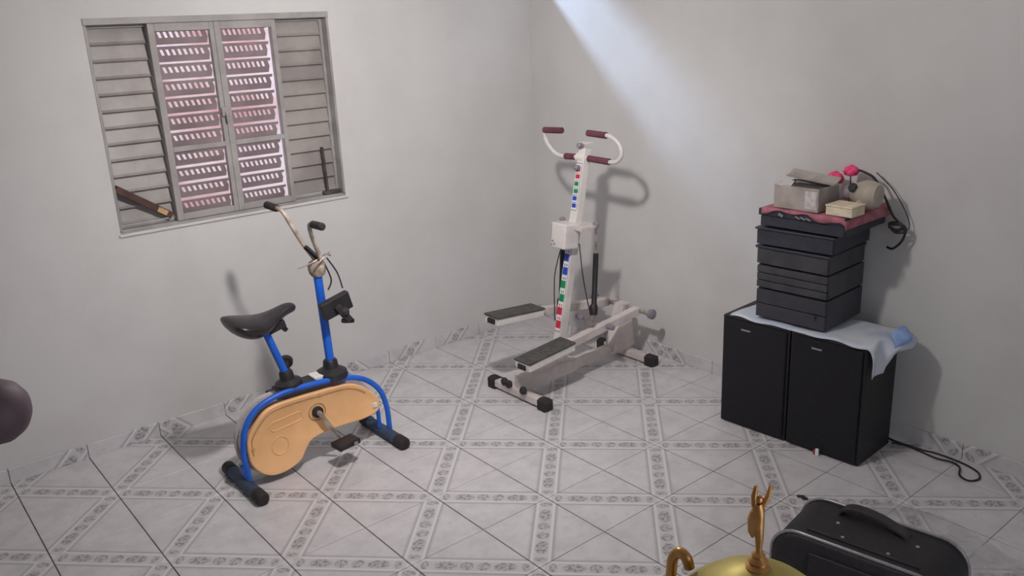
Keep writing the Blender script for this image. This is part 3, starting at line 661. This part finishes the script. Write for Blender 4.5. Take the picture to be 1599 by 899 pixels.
# ------------------------------------------------------------------ black bag with silver piping
BC = Vector((-1.305, -3.015, 0)); BA = math.radians(9)
bag = thing('travel_bag', BC, 'black soft travel bag with silver piping and top handle on the floor', 'bag')
def bagpt(l, h, d): return Vector((BC.x+d, BC.y-l, h))
def rrect(L0, L1, H0, H1, r, rb=.03, n=7):
    pts = []
    for cx, cz, a0, rr in ((L1-rb, H0+rb, -90, rb), (L1-r, H1-r, 0, r), (L0+r, H1-r, 90, r), (L0+rb, H0+rb, 180, rb)):
        for k in range(n):
            a = math.radians(a0+90*k/(n-1)); pts.append((cx+rr*math.cos(a), cz+rr*math.sin(a)))
    return pts
BR = rrect(-.255, .255, .002, .335, .085); TH = .115
def bring(s, d): return [bagpt(l*s, .168+(h-.168)*s, d) for l, h in BR]
b = MB().rings([bring(.93, -TH-.012), bring(.985, -TH-.006), bring(1, -TH+.006), bring(1.0, -.04), bring(1.0, .04), bring(1, TH-.006), bring(.985, TH+.006), bring(.93, TH+.012)])
b.v = [Vector((p.x, p.y, max(p.z, .002))) for p in b.v]; b.rot(BA, BC).build('body', BAGM, bag, smooth=50)
for s in (-1, 1): tube([p+Vector((0, 0, .003)) for p in bring(1.004, s*TH)], .0055, 8, closed=True).rot(BA, BC).build('piping', PIPE, bag, smooth=60)
hp_ = catmull([bagpt(-.115, .330, .075), bagpt(-.108, .350, .075), bagpt(-.07, .366, .075), bagpt(0, .364, .072), bagpt(.05, .352, .068), bagpt(.085, .342, .064), bagpt(.10, .330, .062)], 5)
MB().rings([[p+Vector((dx, 0, dz)) for dx, dz in ((-.022, -.004), (.022, -.004), (.018, .006), (-.018, .006))] for p in hp_]).rot(BA, BC).build('handle', BLK, bag, bevel=.002)
MB().rings([[bagpt(l, .336+.004*k, d2) for l, d2 in ((-.16, -.082), (.17, -.082), (.17, -.072), (-.16, -.072))] for k in (-1, 1)]).rot(BA, BC).build('zip', RUB, bag)
for l, d2 in ((-.10, .012), (-.06, -.055), (.075, -.058), (.13, .03)): MB().lathe([(.006, 0), (.005, .003), (.002, .004)], bagpt(l, .334, d2), 10).rot(BA, BC).build('stud', SILV, bag, smooth=40)
MB().rings([[bagpt(l, .235+k*.1, -TH-.010) for l in (-.13, .20)]+[bagpt(l, .235+k*.1, -TH-.024) for l in (.20, -.13)] for k in (-.9, .6)]).rot(BA, BC).build('front_pocket', BAGM, bag, bevel=.006)
# clear plastic film crumpled on the tiles by the bag
def film(u, v):
    x, y = -1.02+.46*u+.05*math.sin(v*5), -2.72-.62*v-.05*math.sin(u*6)
    n = noise.noise(Vector((u*5, v*7, 0)))*.5+noise.noise(Vector((u*13, v*15, 3)))*.3
    e = min(u, 1-u, v, 1-v)*5
    return (x, y, .004+max(0, min(1, e))*(.012+.05*max(-.15, n)))
cloth('plastic_film', film, 26, 30, FILM, loc=(-.8, -3.0, .001), label='crumpled clear plastic film on the tiles beside the black bag', cat='plastic')
b = MB()
for k in range(5): b.ball((-.770+.005*(k % 3), -2.450-.007*k, .004), .008, 6, (1.1, 1.1, .6))
b.build('dirt_crumb', DIRTM, loc=(-.75, -2.46, 0), label='dark crumb of dirt on the tiles between bag and loudspeakers', cat='dirt')

# ------------------------------------------------------------------ trophy on a small table (its top shows at the frame's edge)
TX, TY, TZ = -2.70, -3.557, .74
tb = thing('side_table', (TX+.03, TY-.05, 0), 'small dark wooden side table under the gold trophy', 'table')
box((TX-.16, TY-.27, TZ-.03), (TX+.19, TY+.12, TZ)).build('table_top', WOOD, tb, bevel=.004)
for a in (TX-.14, TX+.17):
    for c in (TY-.25, TY+.10): box((a-.018, c-.018, .001), (a+.018, c+.018, TZ-.031)).build('leg', WOOD, tb)
tr = thing('trophy', (TX, TY, TZ), 'gold trophy cup with domed lid and winged figure on top', 'trophy')
box((TX-.07, TY-.07, TZ+.001), (TX+.07, TY+.07, TZ+.07)).build('plinth', BLK, tr, bevel=.004)
MB().lathe([(.055, .07), (.05, .085), (.018, .11), (.014, .15), (.022, .17), (.05, .20), (.085, .26), (.102, .33), (.108, .362), (.112, .367), (.108, .370)], (TX, TY, TZ), 32).build('cup', GOLD, tr, smooth=40)
MB().lathe([(.112, .370), (.110, .376), (.098, .390), (.072, .413), (.04, .434), (.012, .447)], (TX, TY, TZ), 40).build('lid', GOLDL, tr, smooth=50)
zz = TZ+.444
MB().lathe([(.015, -.002), (.0165, .003), (.0115, .007), (.013, .011), (.008, .016), (.009, .020), (.004, .025)], (TX, TY, zz), 20).build('finial_rings', GOLD, tr, smooth=40)
CR = Vector((math.cos(math.radians(-39.5)), math.sin(math.radians(-39.5)), 0))      # the figure faces across the room
F = lambda a, z, dpt=0: Vector((TX, TY, zz))+CR*a+Vector((0, 0, .02+(z-.02)*.87))+Vector((-CR.y, CR.x, 0))*dpt
fg = tube([F(0, .02), F(0, .045), F(-.002, .070), F(-.001, .082), F(-.003, .095), F(-.004, .106)], [.0035, .0055, .0075, .0065, .0085, .006], 10).build('figure', GOLD, tr, smooth=60)
MB().ball(F(-.003, .112), .006, 10).build('head', GOLD, fg, smooth=60)
tube([F(-.008, .102), F(-.009, .118), F(-.007, .134)], [.004, .004, .0025], 8).build('arm', GOLD, fg, smooth=60)
tube([F(.003, .102), F(.009, .118), F(.011, .134)], [.004, .0035, .0022], 8).build('arm', GOLD, fg, smooth=60)
MB().rings([[F(-.006+a*.0, z, -.004), F(-.006, z, .004), F(-.013-w_, z-.006, .002), F(-.013-w_, z-.006, -.002)] for a, z, w_ in ((0, .098, 0), (0, .085, .003), (0, .066, .002), (0, .055, -.003))]).build('wing', GOLD, fg, smooth=60)
HA = (CR*.766-Vector((-CR.y, CR.x, 0))*.643)
for s in (-1, 1):
    q = lambda a, z: Vector((TX, TY, TZ))+HA*s*a+Vector((0, 0, z))
    tube(catmull([q(.075, .25), q(.115, .29), q(.128, .34), q(.126, .385), q(.123, .408), q(.113, .421), q(.102, .415), q(.098, .402)], 6), .0078, 10).build('cup_handle', GOLD, tr, smooth=60)

# ------------------------------------------------------------------ padded roller on a stand, only its rounded end shows
cr_ = Vector((.771, -.636, 0)); E0 = Vector((-3.409, -2.898, 1.420))
rl = thing('padded_stand', (E0.x-cr_.x*.30, E0.y-cr_.y*.30, 0), 'rounded mauve padded roller end jutting out before the window wall', 'padded roller')
tube([E0-cr_*(.27-.001)]+[E0-cr_*.26, E0-cr_*.005]+[E0+cr_*.040*math.sin(a)-cr_*.005 for a in (.4, .8, 1.15, 1.4, 1.56)], [.03, .043, .043]+[.043*math.cos(a) for a in (.4, .8, 1.15, 1.4, 1.56)], 24).build('padded_roll', MAUVE, rl, smooth=60)
pb = E0-cr_*.30
tube([(pb.x, pb.y, .02), (pb.x, pb.y, E0.z+.02)], .02, 14).build('post', BLK, rl, smooth=40)
tube([E0-cr_*.31, E0-cr_*.255], .012, 10).build('bracket', BLK, rl)
MB().lathe([(.16, .001), (.16, .012), (.03, .03)], (pb.x, pb.y, 0), 24).build('base_disc', BLK, rl, smooth=40)
